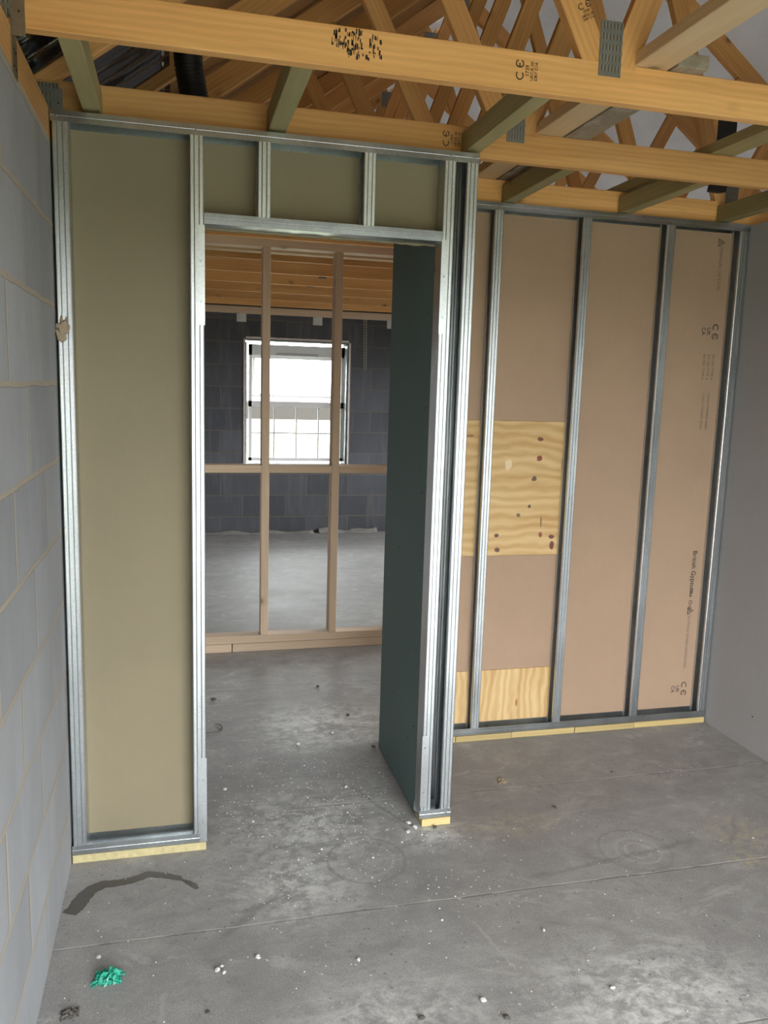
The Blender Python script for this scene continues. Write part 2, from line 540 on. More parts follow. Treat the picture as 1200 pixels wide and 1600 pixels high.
def addbox(bm, x0, x1, y0, y1, z0, z1, mi=0):
    r = bmesh.ops.create_cube(bm, size=1.0)
    for v in r['verts']:
        v.co = Vector((x0 + (v.co.x + .5) * (x1 - x0), y0 + (v.co.y + .5) * (y1 - y0), z0 + (v.co.z + .5) * (z1 - z0)))
    for f in {f for v in r['verts'] for f in v.link_faces}:
        f.material_index = mi
    return r['verts']

def box(name, x0, x1, y0, y1, z0, z1, mat, parent=None, bevel=0.0):
    """box whose mesh is centred on its own origin"""
    bm = bmesh.new()
    a, b, c = (x1-x0)/2, (y1-y0)/2, (z1-z0)/2
    addbox(bm, -a, a, -b, b, -c, c)
    if bevel:
        bmesh.ops.bevel(bm, geom=bm.edges[:], offset=bevel, segments=1, affect='EDGES')
    o = link(name, bm, mat, parent)
    o.location = ((x0+x1)/2, (y0+y1)/2, (z0+z1)/2)
    return o

def beam(name, a, b, depth, thick, mat, parent=None, up=(0, 0, 1), bevel=.002):
    """timber running from a to b (local X = length, local Z = depth, local Y = thickness)"""
    a, b = Vector(a), Vector(b)
    d = b - a
    L = d.length
    X = d.normalized()
    Y = Vector(up).cross(X).normalized()
    Z = X.cross(Y)
    bm = bmesh.new()
    addbox(bm, -L/2, L/2, -thick/2, thick/2, -depth/2, depth/2)
    if bevel:
        bmesh.ops.bevel(bm, geom=bm.edges[:], offset=bevel, segments=1, affect='EDGES')
    o = link(name, bm, mat, parent)
    mtx = Matrix((X, Y, Z)).transposed().to_4x4()
    mtx.translation = (a + b) / 2
    o.matrix_local = mtx
    return o

def sheet(name, pts, z0, z1, mat, parent=None, thick=.0012):
    """folded sheet: open polyline in plan, extruded vertically"""
    bm = bmesh.new()
    cx = sum(p[0] for p in pts) / len(pts)
    cy = sum(p[1] for p in pts) / len(pts)
    lo = [bm.verts.new((p[0]-cx, p[1]-cy, z0)) for p in pts]
    hi = [bm.verts.new((p[0]-cx, p[1]-cy, z1)) for p in pts]
    for i in range(len(pts) - 1):
        bm.faces.new((lo[i], lo[i+1], hi[i+1], hi[i]))
    o = link(name, bm, mat, parent)
    o.location = (cx, cy, 0)
    md = o.modifiers.new('thickness', 'SOLIDIFY')
    md.thickness = thick
    md.offset = 0
    return o

def stud(x0, x1, y0, y1, z0, z1, parent, open_left=True, name='stud'):
    w = x1 - x0
    g = .0042
    fl = [0, .06, .26, .31, .36, .63, .68, .73, .94, 1]
    dy = [.0015, 0, 0, g, 0, 0, g, 0, 0, .0015]
    front = [(x0 + w*f, y0 + d) for f, d in zip(fl, dy)]
    if open_left:
        pts = [(x0, y0+.012)] + front + [(x1, y1), (x0, y1), (x0, y1-.012)]
    else:
        pts = [(x1, y0+.012)] + front[::-1] + [(x0, y1), (x1, y1), (x1, y1-.012)]
    return sheet(name, pts, z0, z1, M['galv'], parent)

def utrack(name, x0, x1, y0, y1, z, up, parent, leg=.031, mat=None):
    """U section lying along X; up=+1 legs rise, -1 legs hang"""
    bm = bmesh.new()
    prof = [(y0, up*leg), (y0, up*leg*.55), (y0+.0008, up*leg*.5), (y0, up*leg*.45), (y0, 0), (y1, 0), (y1, up*leg)]
    cx = (x0+x1)/2
    a = [bm.verts.new((x0-cx, q[0], q[1])) for q in prof]
    b = [bm.verts.new((x1-cx, q[0], q[1])) for q in prof]
    for i in range(len(prof)-1):
        bm.faces.new((a[i], a[i+1], b[i+1], b[i]))
    o = link(name, bm, mat or M['galv_smooth'], parent)
    o.location = (cx, 0, z)
    md = o.modifiers.new('thickness', 'SOLIDIFY')
    md.thickness = .0012
    md.offset = 0
    return o

def screw(x, y, z, parent, r=.0042, axis='Y', mat=None, name='screw'):
    bm = bmesh.new()
    bmesh.ops.create_cone(bm, cap_ends=True, segments=12, radius1=r, radius2=r*.7, depth=.003)
    for v in bm.verts:
        v.co = Vector((v.co.x, -v.co.z, v.co.y)) if axis == 'Y' else Vector((-v.co.z, v.co.x, v.co.y))
    # cross slot ring
    r2 = bmesh.ops.create_cone(bm, cap_ends=True, segments=8, radius1=r*.45, radius2=r*.3, depth=.0045)
    for v in r2['verts']:
        v.co = Vector((v.co.x, -v.co.z, v.co.y)) if axis == 'Y' else Vector((-v.co.z, v.co.x, v.co.y))
    o = link(name, bm, mat or M['screw'], parent)
    o.location = (x, y, z)
    return o

def text(name, body, loc, rot, size, mat, parent, extrude=.0003):
    cu = bpy.data.curves.new('lettering', 'FONT')
    cu.body = body
    cu.size = size
    cu.extrude = extrude
    cu.resolution_u = 3
    cu.align_x = 'CENTER'
    cu.align_y = 'CENTER'
    tmp = bpy.data.objects.new('lettering', cu)
    COL.objects.link(tmp)
    bpy.context.view_layer.update()
    dg = bpy.context.evaluated_depsgraph_get()
    me = bpy.data.meshes.new_from_object(tmp.evaluated_get(dg))
    bpy.data.objects.remove(tmp)
    me.name = name
    me.materials.clear()
    me.materials.append(mat)
    o = bpy.data.objects.new(name, me)
    COL.objects.link(o)
    o.parent = parent
    o.location = loc
    o.rotation_euler = rot
    return o

# ================================================================== STRUCTURE
WZ = 2.33           # underside of truss bottom chords
RIDGE_X, RIDGE_Z, SPAN = 2.10, 3.97, 4.20
SL = (RIDGE_Z - 2.42) / RIDGE_X
YB = 5.95

def poly_wall(name, loops, y0, y1, mat):
    bm = bmesh.new()
    for lp in loops:
        a = [bm.verts.new((p[0], y0, p[1])) for p in lp]
        b = [bm.verts.new((p[0], y1, p[1])) for p in lp]
        bm.faces.new(a)
        bm.faces.new(b[::-1])
        for i in range(len(lp)):
            j = (i+1) % len(lp)
            bm.faces.new((a[i], b[i], b[j], a[j]))
    return tag(link(name, bm, mat), kind='structure')

# floor
bm = bmesh.new()
addbox(bm, -.3, 4.5, REAR_Y-.3, YB+.3, -.12, 0)
tag(link('floor', bm, M['floor']), kind='structure')
# side block wall
bm = bmesh.new()
addbox(bm, -.3, 0, REAR_Y-.3, YB+.3, 0, 2.24)
tag(link('wall_left', bm, M['blocks_side']), kind='structure')
# plasterboard partition on the right, front room
bm = bmesh.new()
addbox(bm, 2.83, 2.93, REAR_Y, .74, 0, 2.325)
wr = tag(link('wall_right', bm, M['grey_board']), kind='structure')
for (y, z) in ((.22, .30), (.33, .16), (.18, 1.02), (-.1, .5), (-.1, 1.4), (.28, 1.9)):
    screw(2.829, y, z, wr, .0035, 'X')
# outer wall of the back room
bm = bmesh.new()
for q in ((REAR_Y-.3, HALL_FILL_OPEN[0], 0, 2.33), (HALL_FILL_OPEN[0], HALL_FILL_OPEN[1], 0, HALL_FILL_OPEN[2]), (HALL_FILL_OPEN[0], HALL_FILL_OPEN[1], HALL_FILL_OPEN[3], 2.33), (HALL_FILL_OPEN[1], SIDE_FILL_OPEN[0], 0, 2.33), (SIDE_FILL_OPEN[1], YB+.3, 0, 2.33), (SIDE_FILL_OPEN[0], SIDE_FILL_OPEN[1], 0, SIDE_FILL_OPEN[2]), (SIDE_FILL_OPEN[0], SIDE_FILL_OPEN[1], SIDE_FILL_OPEN[3], 2.33)):
    addbox(bm, 4.2, 4.5, *q)
tag(link('wall_right_rear', bm, M['blocks_side']), kind='structure')
# gable walls
wx0, wx1, wz0, wz1 = 1.03, 2.10, .712, 2.012
def gable(y0, y1, x0, x1, z0, z1, name, mat):
    top = RIDGE_Z + .14
    loops = [[(-.3, 0), (x0, 0), (x0, 2.3), (-.3, 2.3)], [(x1, 0), (4.5, 0), (4.5, 2.3), (x1, 2.3)],
             [(x0, z1), (x1, z1), (x1, 2.3), (x0, 2.3)], [(-.3, 2.3), (4.5, 2.3), (RIDGE_X, top + .1)]]
    if z0 > 0:
        loops.append([(x0, 0), (x1, 0), (x1, z0), (x0, z0)])
    return poly_wall(name, loops, y0, y1, mat)
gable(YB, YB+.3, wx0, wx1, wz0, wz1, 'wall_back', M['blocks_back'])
gable(REAR_Y-.3, REAR_Y, rx0, rx1, rz0, rz1, 'wall_front', M['blocks_side'])

# roof underlay: both slopes, sagging between the trusses
bm = bmesh.new()
for side in (0, 1):
    nx, ny = 26, 190
    grid = []
    for i in range(nx+1):
        row = []
        for j in range(ny+1):
            t = i / nx
            y = REAR_Y-.3 + j/ny*(YB+.6-REAR_Y)
            x = -.35 + t*(RIDGE_X+.35)
            z = 2.56 + SL*x
            ph = (y - .08) / .61
            z -= .035*abs(math.sin(PI*(ph - round(ph - .03)))) * min(1, (1-t)*6)
            z += .018*noise.noise(Vector((x*2, y*3, side*5)))
            row.append(bm.verts.new((x if side == 0 else SPAN-x, y, z)))
        grid.append(row)
    for i in range(nx):
        for j in range(ny):
            bm.faces.new((grid[i][j], grid[i+1][j], grid[i+1][j+1], grid[i][j+1]))
for f in bm.faces:
    f.material_index = 1 if f.calc_center_median().x < RIDGE_X else 0
tag(link('ceiling', bm, [M['underlay'], M['sarking']], smooth=True), kind='structure')
# eaves boards closing the wall heads
bm = bmesh.new()
addbox(bm, -.3, -.11, REAR_Y-.3, YB+.3, 2.241, 2.42)
addbox(bm, SPAN+.11, SPAN+.3, REAR_Y-.3, YB+.3, 2.33, 2.42)
tag(link('trim_eaves', bm, M['pine']), kind='structure')
# ground outside
bm = bmesh.new()
addbox(bm, -30, 30, YB+.3, 40, -.4, -.25)
addbox(bm, -30, 30, -40, REAR_Y-.3, -.4, -.15)
tag(link('ground', bm, M['grass']), kind='structure')

# ------------------------------------------------------------------ rear window
win = tag(bpy.data.objects.new('window_1', None), kind='structure')
COL.objects.link(win)
win.location = ((wx0+wx1)/2, YB+.15, wz0)
def wbox(name, x0, x1, y0, y1, z0, z1, mat=None, parent=win, bevel=.003):
    o = box(name, x0, x1, y0, y1, z0, z1, mat or M['upvc'], parent, bevel)
    o.location -= win.location
    return o
FX0, FX1, FZ0, FZ1 = 1.075, 2.085, .755, 1.97
fy0, fy1 = YB+.14, YB+.20
bm = bmesh.new()
c = win.location
for q in ((FX0, FX0+.03, FZ0, FZ1), (FX1-.03, FX1, FZ0, FZ1), (FX0, FX1, FZ0, FZ0+.035), (FX0, FX1, FZ1-.11, FZ1), (FX0, FX1, 1.325, 1.385)):
    addbox(bm, q[0]-c.x, q[1]-c.x, fy0-c.y, fy1-c.y, q[2]-c.z, q[3]-c.z)
link('window_frame', bm, M['upvc'], win)
gx = [FX0+.03 + (FX1-FX0-.06)*k/4 for k in range(5)]
for k in (1, 2, 3):
    wbox('glazing_bar', gx[k]-.006, gx[k]+.006, fy0+.01, fy1-.02, FZ0+.035, 1.325, M['lead'])
wbox('glazing_bar', FX0+.03, FX1-.03, fy0+.012, fy1-.022, 1.045, 1.057, M['lead'])
wbox('glass_pane', FX0+.03, FX1-.03, fy0+.03, fy0+.034, FZ0+.035, 1.325, M['glass'], bevel=0)
# opened top-hung sash, swung outwards
sash = bpy.data.objects.new('opening_sash', None)
COL.objects.link(sash)
sash.parent = win
sash.location = Vector(((FX0+FX1)/2, fy1, FZ1-.11)) - win.location
sash.rotation_euler = (math.radians(24), 0, 0)
hw = (FX1-FX0)/2-.035
H = .475
bm = bmesh.new()
for q in ((-hw, -hw+.035, -H, 0), (hw-.035, hw, -H, 0), (-hw, hw, -.035, 0), (-hw, hw, -H, -H+.035)):
    addbox(bm, q[0], q[1], 0, .05, q[2], q[3])
link('sash_frame', bm, M['upvc'], sash)
bm = bmesh.new()
addbox(bm, -hw+.035, hw-.035, .02, .024, -H+.035, -.035)
link('glass_pane', bm, M['glass'], sash)
bm = bmesh.new()
addbox(bm, -hw+.01, hw-.02, -.008, 0, -H+.004, -H+.014)
link('sash_seal', bm, M['lead'], sash)
wbox('trickle_vent', 1.36, 1.80, fy0-.018, fy0, 1.862, 1.885, M['lead'])

# foil faced closers and foam round the window reveal
def ragged(name, a, b, w, nrm, mat, label, cat='insulation', seed=0, thick=.012, group=None):
    """irregular strip from a to b, width w along nrm"""
    a, b = Vector(a), Vector(b)
    d = (b-a)
    up = d.normalized()
    N = 26
    bm = bmesh.new()
    vs = []
    side = Vector(nrm)
    th = up.cross(side).normalized()*thick
    for i in range(N+1):
        t = i/N
        w0 = w*(.05 + .10*noise.noise(Vector((i*.9, seed, 0))))
        w1 = w*(1 + .16*noise.noise(Vector((i*.7, seed, 4))))
        p = a + d*t
        hh = 1 + .4*noise.noise(Vector((i*1.3, seed, 8)))
        vs.append([bm.verts.new(p+side*w0), bm.verts.new(p+side*w1), bm.verts.new(p+side*w1+th*hh), bm.verts.new(p+side*w0+th*hh)])
    for i in range(N):
        for k in range(4):
            bm.faces.new((vs[i][k], vs[i][(k+1) % 4], vs[i+1][(k+1) % 4], vs[i+1][k]))
    bm.faces.new(vs[0]); bm.faces.new(vs[-1][::-1])
    o = link(name, bm, mat)
    return tag(o, label, cat, group)
ragged('foil_insulation', (wx1-.002, YB+.02, wz0+.03), (wx1-.002, YB+.02, wz1-.03), .14, (0, 1, 0), M['foil'], 'crumpled silver foil insulation strip lining the right reveal of the bright window', seed=1, thick=.01)
ragged('foil_insulation', (wx0+.012, YB+.02, wz0+.03), (wx0+.012, YB+.02, wz1-.03), .12, (0, 1, 0), M['foil'], 'silver foil insulation strip lining the left reveal of the bright window', seed=2, thick=.01)
ragged('foil_insulation', (wx0+.02, YB+.02, wz1-.013), (wx1-.02, YB+.02, wz1-.013), .12, (0, 1, 0), M['foil'], 'silver foil insulation strip under the head of the bright window', seed=3, thick=.01)
ragged('foil_insulation', (wx0+.02, YB+.01, wz0+.012), (wx1-.02, YB+.01, wz0+.012), .13, (0, 1, 0), M['foil'], 'grey foil insulation strip along the sill of the bright window', seed=4, thick=.01)
ragged('foam_bead', (wx0-.002, YB-.003, wz0), (wx0-.002, YB-.003, wz1), .02, (-1, 0, 0), M['foam'], 'ragged pale foam edge left of the bright window', 'foam', 5, .006)
ragged('foam_bead', (wx1+.002, YB-.003, wz0), (wx1+.002, YB-.003, wz1), .018, (1, 0, 0), M['foam'], 'ragged pale foam edge right of the bright window', 'foam', 6, -.006)
ragged('foam_bead', (wx0, YB-.003, wz1+.002), (wx1, YB-.003, wz1+.002), .022, (0, 0, 1), M['foam'], 'ragged pale foam edge above the bright window', 'foam', 7, .006)

# ================================================================== TRUSSES
OUT_Q = (SPAN-2*1.45)    # distance between nodes
N1, N2 = 1.455, SPAN-1.455
Z0 = WZ + .0475
def make_truss(label, group=None):
    t = thing('roof_truss', label, 'roof truss', (0, 0, 0), 0, group)
    beam('bottom_chord', (-.05, 0, Z0), (SPAN+.05, 0, Z0), .095, .035, M['pine'], t)
    q1 = (RIDGE_X/2, 2.42 + SL*RIDGE_X/2 + .01)
    zr = lambda x: 2.475 + SL*x
    beam('rafter', (-.2, 0, zr(-.2)), (RIDGE_X, 0, zr(RIDGE_X)), .095, .035, M['pine'], t)
    beam('rafter', (SPAN+.2, 0, zr(-.2)), (RIDGE_X, 0, zr(RIDGE_X)), .095, .035, M['pine'], t)
    ca = .036
    # webs: outer ones up to the rafter quarter points, inner ones to the ridge
    beam('web', (N1-.036, 0.0005, WZ+.092), (RIDGE_X*.5-.03, 0.0005, zr(RIDGE_X*.5)-.08), .072, .034, M['pine'], t)
    beam('web', (N1+.040, -.0005, WZ+.092), (RIDGE_X-.04, -.0005, zr(RIDGE_X)-.09), .072, .034, M['pine'], t)
    beam('web', (N2+.036, 0.0005, WZ+.092), (RIDGE_X*1.5+.03, 0.0005, zr(RIDGE_X*.5)-.08), .072, .034, M['pine'], t)
    beam('web', (N2-.040, -.0005, WZ+.092), (RIDGE_X+.04, -.0005, zr(RIDGE_X)-.09), .072, .034, M['pine'], t)
    for (px, pz, w, h) in ((N1, WZ+.128, .064, .135), (N2, WZ+.128, .064, .135), (RIDGE_X, zr(RIDGE_X)-.06, .12, .12)):
        box('nail_plate', px-w/2, px+w/2, -.0195, -.0172, pz-h/2, pz+h/2, M['nail_plate'], t)
    box('nail_plate', -.06, .020, -.0195, -.0172, 2.345, 2.415, M['nail_plate'], t)
    return t

def copy_tree(o, parent=None):
    c = o.copy()
    COL.objects.link(c)
    if parent is not None:
        c.parent = parent
    for ch in list(o.children):
        copy_tree(ch, c)
    return c

YA, YBt, YC = -.54+.0175, .08+.0175, .69+.0175
ys = [YA, YBt, YC, 1.30, 1.91, 2.69, 3.29, 3.90, 4.52, 5.15, 5.75]
labels = ['nearest roof truss, crossing the top of the view in front of the metal frame',
          'roof truss resting directly over the doorway metal frame',
          'roof truss resting directly over the rear metal frame with brown boards',
          'first roof truss beyond the rear metal frame, over the hallway',
          'roof truss just in front of the timber stud frame seen through the doorway'] 
tr0 = make_truss(labels[0])
tr0.location = (0, ys[0], 0)
trusses = [tr0]
for i, y in enumerate(ys[1:], 1):
    t = copy_tree(tr0)
    t.location = (0, y, 0)
    if i < 5:
        t['label'] = labels[i]
    else:
        t['label'] = ['nearest', 'second', 'third', 'fourth', 'fifth', 'last'][i-5] + ' of the roof trusses crossing above the back room, counted from the timber stud frame'
        t['group'] = 'roof trusses over the back room'
    trusses.append(t)
# ink stamps on the chords (text reads upwards along the timber's side)
def stamp(truss, x, z, rot, k=1.0, y=-.0185, lines=(('C Є', .026, 0), ('1739', .012, .017), ('UKCA 20', .010, .028), ('DRY C16', .010, .038)), mat='ink', dirn=1):
    for body, size, off in lines:
        ox, oz = (off*k*math.cos(rot + -PI/2), off*k*math.sin(rot - PI/2))
        text('ink_stamp', body, (x+ox, y, z+oz), (PI/2, -rot, 0), size*k, M[mat], truss)
stamp(tr0, 1.205, WZ+.048, PI/2, 1.15)
stamp(trusses[1], 1.212, WZ+.050, PI/2, 1.15)
stamp(tr0, 1.372, WZ+.222, math.radians(28), .85)
# smudged ink grid on the near chord
bm = bmesh.new()
for i in range(150):
    u, v = random.random(), random.random()
    if v > 1.05 - .35*abs(u-.5) or (u < .3 and v < .35) or (.62 < u < .74 and v > .2):
        continue
    x = .715 + .125*u
    z = WZ + .022 + .062*v
    w = random.uniform(.001, .004); h = random.uniform(.003, .012)
    if v < .4: w *= 1.6
    addbox(bm, x, x+w, -.0184, -.0176, z, z+h)
for i in range(14):
    x = .715 + .06*random.random(); z = WZ+.05+.035*random.random()
    addbox(bm, x, x+.0015, -.0184, -.0176, z-.012, z)
link('ink_smudge', bm, M['ink'], tr0)

# ------------------------------------------------------------------ noggins and binders
def noggin(x, y0, y1, label, w=.05, mat='treated', z=WZ, group=None):
    o = beam('noggin', (x, y0, z+.037), (x, y1, z+.037), .070, w, M[mat])
    tag(o, label, 'noggin', group)
    return o
a0, a1 = YA+.0185, YBt-.0185
b0, b1 = YBt+.0185, YC-.0185
noggin(.115, a0, a1, 'greenish noggin between the two nearest trusses, closest to the block wall')
noggin(.652, a0, a1, 'greenish noggin between the two nearest trusses, above the left part of the doorway', .055)
noggin(1.288, a0, a1, 'greenish noggin meeting the outer corner of the doorway frame')
noggin(1.68, b0, b1, 'greenish noggin above the leftmost brown board bay')
noggin(2.215, b0, b1, 'greenish noggin above the middle of the brown boards')
noggin(2.70, b0, b1, 'greenish noggin above the far right corner of the rear frame')
o = beam('binder_board', (1.578, -1.6, WZ+.095+.018), (1.578, 2.6, WZ+.095+.018), .035, .098, M['pale'])
tag(o, 'long pale board lying flat across the truss chords', 'timber binder')
o = beam('binder_board', (1.682, -.575, WZ+.095+.018), (1.682, 2.2, WZ+.095+.018), .035, .092, M['grey_wood'])
tag(o, 'weathered grey board lying flat on the chords beside the pale board', 'timber binder')
o = beam('binder_board', (2.255, -.52, WZ+.095+.02), (2.255, 1.9, WZ+.095+.02), .038, .095, M['treated'])
tag(o, 'greenish board on top of the chords near the right edge of view', 'timber binder')
o = beam('ceiling_batten', (0.0, 2.275, WZ-.007), (4.1, 2.275, WZ-.007), .022, .07, M['pale'])
tag(o, 'pale flat batten high in the back room just behind the timber stud frame', 'batten')

# wall plate on the block wall
bm = bmesh.new()
o = beam('wall_plate', (-.05, REAR_Y, 2.285), (-.05, YB, 2.285), .088, .1, M['pine'])
tag(o, 'brown timber wall plate lying on top of the left block wall', 'wall plate')
# right side plate for the back room
o = beam('wall_plate', (SPAN+.05, REAR_Y, 2.375-.09+.0), (SPAN+.05, YB, 2.285), .0, .1, M['pine']) if False else None

# truss clips on the wall plate
def truss_clip(y, label):
    t = thing('truss_clip', label, 'metal clip', (0, y, 2.25))
    box('face_plate', .001, .0025, -.03, .03, -.02, .10, M['galv_smooth'], t)
    box('ear', .003, .030, -.0225, -.0205, .06, .15, M['galv_smooth'], t)
    for zz in (.0, .035):
        for yy in (-.012, .014):
            screw(.002, yy, zz, t, .003, 'X')
    screw(.018, -.023, .11, t, .003)
    return t
truss_clip(YA, 'galvanised truss clip at the left end of the nearest truss')
truss_clip(YBt, 'galvanised truss clip at the left end of the truss over the doorway frame')

# black eaves vent trays between rafters
def vent_tray(y0, y1, label):
    bm = bmesh.new()
    N = 40
    rows = []
    for i in range(13):
        x = -.09 + .42*i/12
        row = []
        for j in range(N+1):
            y = y0 + (y1-y0)*j/N
            rib = .010*math.sin(j/N*PI*10) + .006*noise.noise(Vector((x*8, y*9, 0)))
            row.append(bm.verts.new((x, y, 2.47 + SL*x + rib + (.02 if i == 0 else 0))))
        rows.append(row)
    for i in range(12):
        for j in range(N):
            bm.faces.new((rows[i][j], rows[i][j+1], rows[i+1][j+1], rows[i+1][j]))
    o = link('eaves_vent_tray', bm, M['black_gloss'], smooth=True)
    md = o.modifiers.new('thickness', 'SOLIDIFY')
    md.thickness = .003
    return tag(o, label, 'vent tray')
for a, b, l in ((YA, YBt, 'glossy black eaves tray nearest the viewpoint over the block wall'), (YBt, YC, 'glossy black eaves tray in the left corner over the block wall'),
                (YC, 1.30, 'glossy black eaves tray right of the leftmost noggin'),
                (1.30, 1.91, 'black eaves tray farthest back beside the corrugated duct')):
    vent_tray(a+.02, b-.02, l)

# corrugated flexible duct
def corrugated(name, pts, r, label, pitch=.011, mat='black'):
    bm = bmesh.new()
    P = [Vector(p) for p in pts]
    L = sum((P[i+1]-P[i]).length for i in range(len(P)-1))
    n = int(L/pitch*4)
    rings = []
    for i in range(n+1):
        d = i/n*L
        k = 0
        while k < len(P)-2 and d > (P[k+1]-P[k]).length:
            d -= (P[k+1]-P[k]).length
            k += 1
        ax = (P[k+1]-P[k]).normalized()
        c = P[k] + ax*d
        u = ax.cross(Vector((0, 1, 0))).normalized()
        w = ax.cross(u)
        rr = r*(1 + .09*math.cos(i*PI/2))
        rings.append([bm.verts.new(c + (u*math.cos(a*PI/12) + w*math.sin(a*PI/12))*rr) for a in range(24)])
    for i in range(n):
        for a in range(24):
            bm.faces.new((rings[i][a], rings[i][(a+1) % 24], rings[i+1][(a+1) % 24], rings[i+1][a]))
    bm.faces.new(rings[0]); bm.faces.new(rings[-1][::-1])
    return tag(link(name, bm, M[mat], smooth=True), label, 'duct')
corrugated('corrugated_duct', [(.425, .36, 2.43), (.395, .36, 2.60), (.385, .36, 2.74)], .044, 'black corrugated flexible duct hanging in the roof above the left board')
# black flat hose on the right of the roof
bm = bmesh.new()
vs = []
for i in range(9):
    t = i/8
    x, y, z = 2.50 + .04*t + .008*math.sin(t*5), .45, 2.40 + .38*t
    vs.append([bm.verts.new((x-.045, y, z)), bm.verts.new((x+.045, y+.004, z)), bm.verts.new((x+.03, y+.03, z)), bm.verts.new((x-.03, y+.026, z))])
for i in range(8):
    for k in range(4):
        bm.faces.new((vs[i][k], vs[i][(k+1) % 4], vs[i+1][(k+1) % 4], vs[i+1][k]))
bm.faces.new(vs[0]); bm.faces.new(vs[-1][::-1])
tag(link('cable_sleeve', bm, M['black']), 'flat black sleeve hanging between the trusses on the right', 'sleeve')

# ================================================================== DOORWAY FRAME (front partition)
D = .07
H1 = 2.32
fr1 = thing('metal_stud_frame', 'tall galvanised metal stud frame with the doorway opening', 'partition frame', (0, 0, .028))
def P1(o):
    o.location.z -= .028
    return o
zb, zt = .029, H1
P1(utrack('bottom_track', .003, .432, -.001, D+.001, zb, 1, fr1))
P1(utrack('bottom_track', 1.183, 1.302, -.001, D+.001, zb, 1, fr1))
P1(utrack('top_track', .003, 1.302, -.001, D+.001, zt, -1, fr1))
P1(stud(.008, .049, .0, D, zb+.002, zt-.002, fr1))
P1(stud(.390, .430, .0, D, zb+.002, zt-.002, fr1))
P1(stud(1.186, 1.224, .0, D, zb+.002, zt-.002, fr1, False))
P1(stud(1.262, 1.300, .0, D, zb+.002, zt-.002, fr1))
P1(stud(.592, .631, .0, D, 2.045, zt-.002, fr1, name='short_stud'))
P1(stud(.922, .960, .0, D, 2.045, zt-.002, fr1, name='short_stud'))
P1(utrack('door_head_track', .431, 1.186, -.001, D+.001, 2.040, 1, fr1))
def upstand(x0, x1, z0, z1, spots):
    cx = (x0+x1)/2
    b = sheet('track_upstand', [(x0, .008), (x0, -.0032), (x1, -.0032), (x1, .008)], z0, z1, M['galv'], fr1)
    P1(b)
    for z in spots:
        sc_ = screw(cx, -.0045, z, b, .0042, mat=M['galv_smooth'])
        sc_.location = Vector((cx, -.0045, z)) - Vector((b.location.x, b.location.y, 0))
upstand(.410, .4325, 1.739, 2.035, (1.93, 1.81))
upstand(1.1845, 1.207, 1.746, 2.045, (1.93, 1.80))
upstand(.410, .4325, .030, .330, (.25, .10))
upstand(1.1835, 1.206, .075, .345, (.30, .13))
for (x, z) in ((1.205, 2.305), (1.283, 2.305), (1.283, .045), (.66, 2.288), (1.03, 2.290), (.021, 2.305), (.41, 2.305)):
    P1(screw(x, -.003, z, fr1, .004, mat=M['galv_smooth']))
# mortar splodge on the left stud
bm = bmesh.new()
bmesh.ops.create_icosphere(bm, subdivisions=4, radius=1)
for v in bm.verts:
    k = 1 + .6*noise.noise(v.co*2.0) + .3*noise.noise(v.co*6)
    v.co = Vector((v.co.x*.018*k, v.co.y*.0035, v.co.z*.030*k))
o = link('mortar_splash', bm, M['mortar'], smooth=True)
o.location = (.021, -.001, 1.708)
tag(o, 'brown mortar splash stuck on the leftmost metal stud', 'mortar splash')

# boards behind the frame
def sheet_board(name, x0, x1, y0, y1, z0, z1, mat, label, cat='plasterboard'):
    o = box(name, x0, x1, y0, y1, z0, z1, mat, bevel=.0015)
    return tag(o, label, cat)
sheet_board('plasterboard', .006, .424, D+.0025, D+.015, .035, 2.318, M['olive_board'], 'olive green board panel filling the bay left of the doorway')
# board over door head with torn lower edge
bm = bmesh.new()
n = 60
lo = []
for i in range(n+1):
    x = .4255 + (1.186-.4255)*i/n
    z = 2.034 + .003*noise.noise(Vector((x*30, 0, 0))) + (.002*random.random())
    lo.append((x, z))
loop = lo + [(1.186, 2.318), (.4255, 2.318)]
a = [bm.verts.new((p[0], D+.0025, p[1])) for p in loop]
b = [bm.verts.new((p[0], D+.015, p[1])) for p in loop]
bm.faces.new(a); bm.faces.new(b[::-1])
for i in range(len(loop)):
    j = (i+1) % len(loop)
    bm.faces.new((a[i], b[i], b[j], a[j]))
tag(link('plasterboard', bm, M['olive_board']), 'olive green board filling the bays above the doorway', 'plasterboard')
# return wall of the doorway, going back to the rear frame
tb = sheet_board('plasterboard', 1.188, 1.2005, .078, .640, .012, 2.320, M['teal_board'], 'dark teal moisture board lining the right side of the doorway')
for (y, z) in ((.12, .33), (.13, .62), (.12, .92), (.13, 1.2), (.12, 1.5), (.13, 1.82), (.42, .35), (.40, .95), (.45, 1.6), (.2, .25)):
    sc_ = screw(1.187-1.19425, y-.359, z-1.166, tb, .003, 'X')
sheet_board('plasterboard', 1.270, 1.2825, .078, .640, .012, 2.320, M['brown_board'], 'brown board on the far face of the doorway return wall')
fr3 = thing('metal_stud_frame', 'metal studs standing behind the teal board of the doorway return', 'partition frame', (1.235, .35, 0))
def S3(o):
    o.location -= Vector((1.235, .35, 0))
    return o
def tr_y(z, up):
    bm = bmesh.new()
    prof = [(1.2025, up*.03), (1.2025, 0), (1.2685, 0), (1.2685, up*.03)]
    A = [bm.verts.new((q[0]-1.235, .078-.35, q[1])) for q in prof]
    B = [bm.verts.new((q[0]-1.235, .640-.35, q[1])) for q in prof]
    for i in range(3):
        bm.faces.new((A[i], A[i+1], B[i+1], B[i]))
    o = link('track', bm, M['galv_smooth'], fr3)
    o.location.z = z
    md = o.modifiers.new('thickness', 'SOLIDIFY'); md.thickness = .0012
tr_y(.012, 1)
tr_y(2.32, -1)
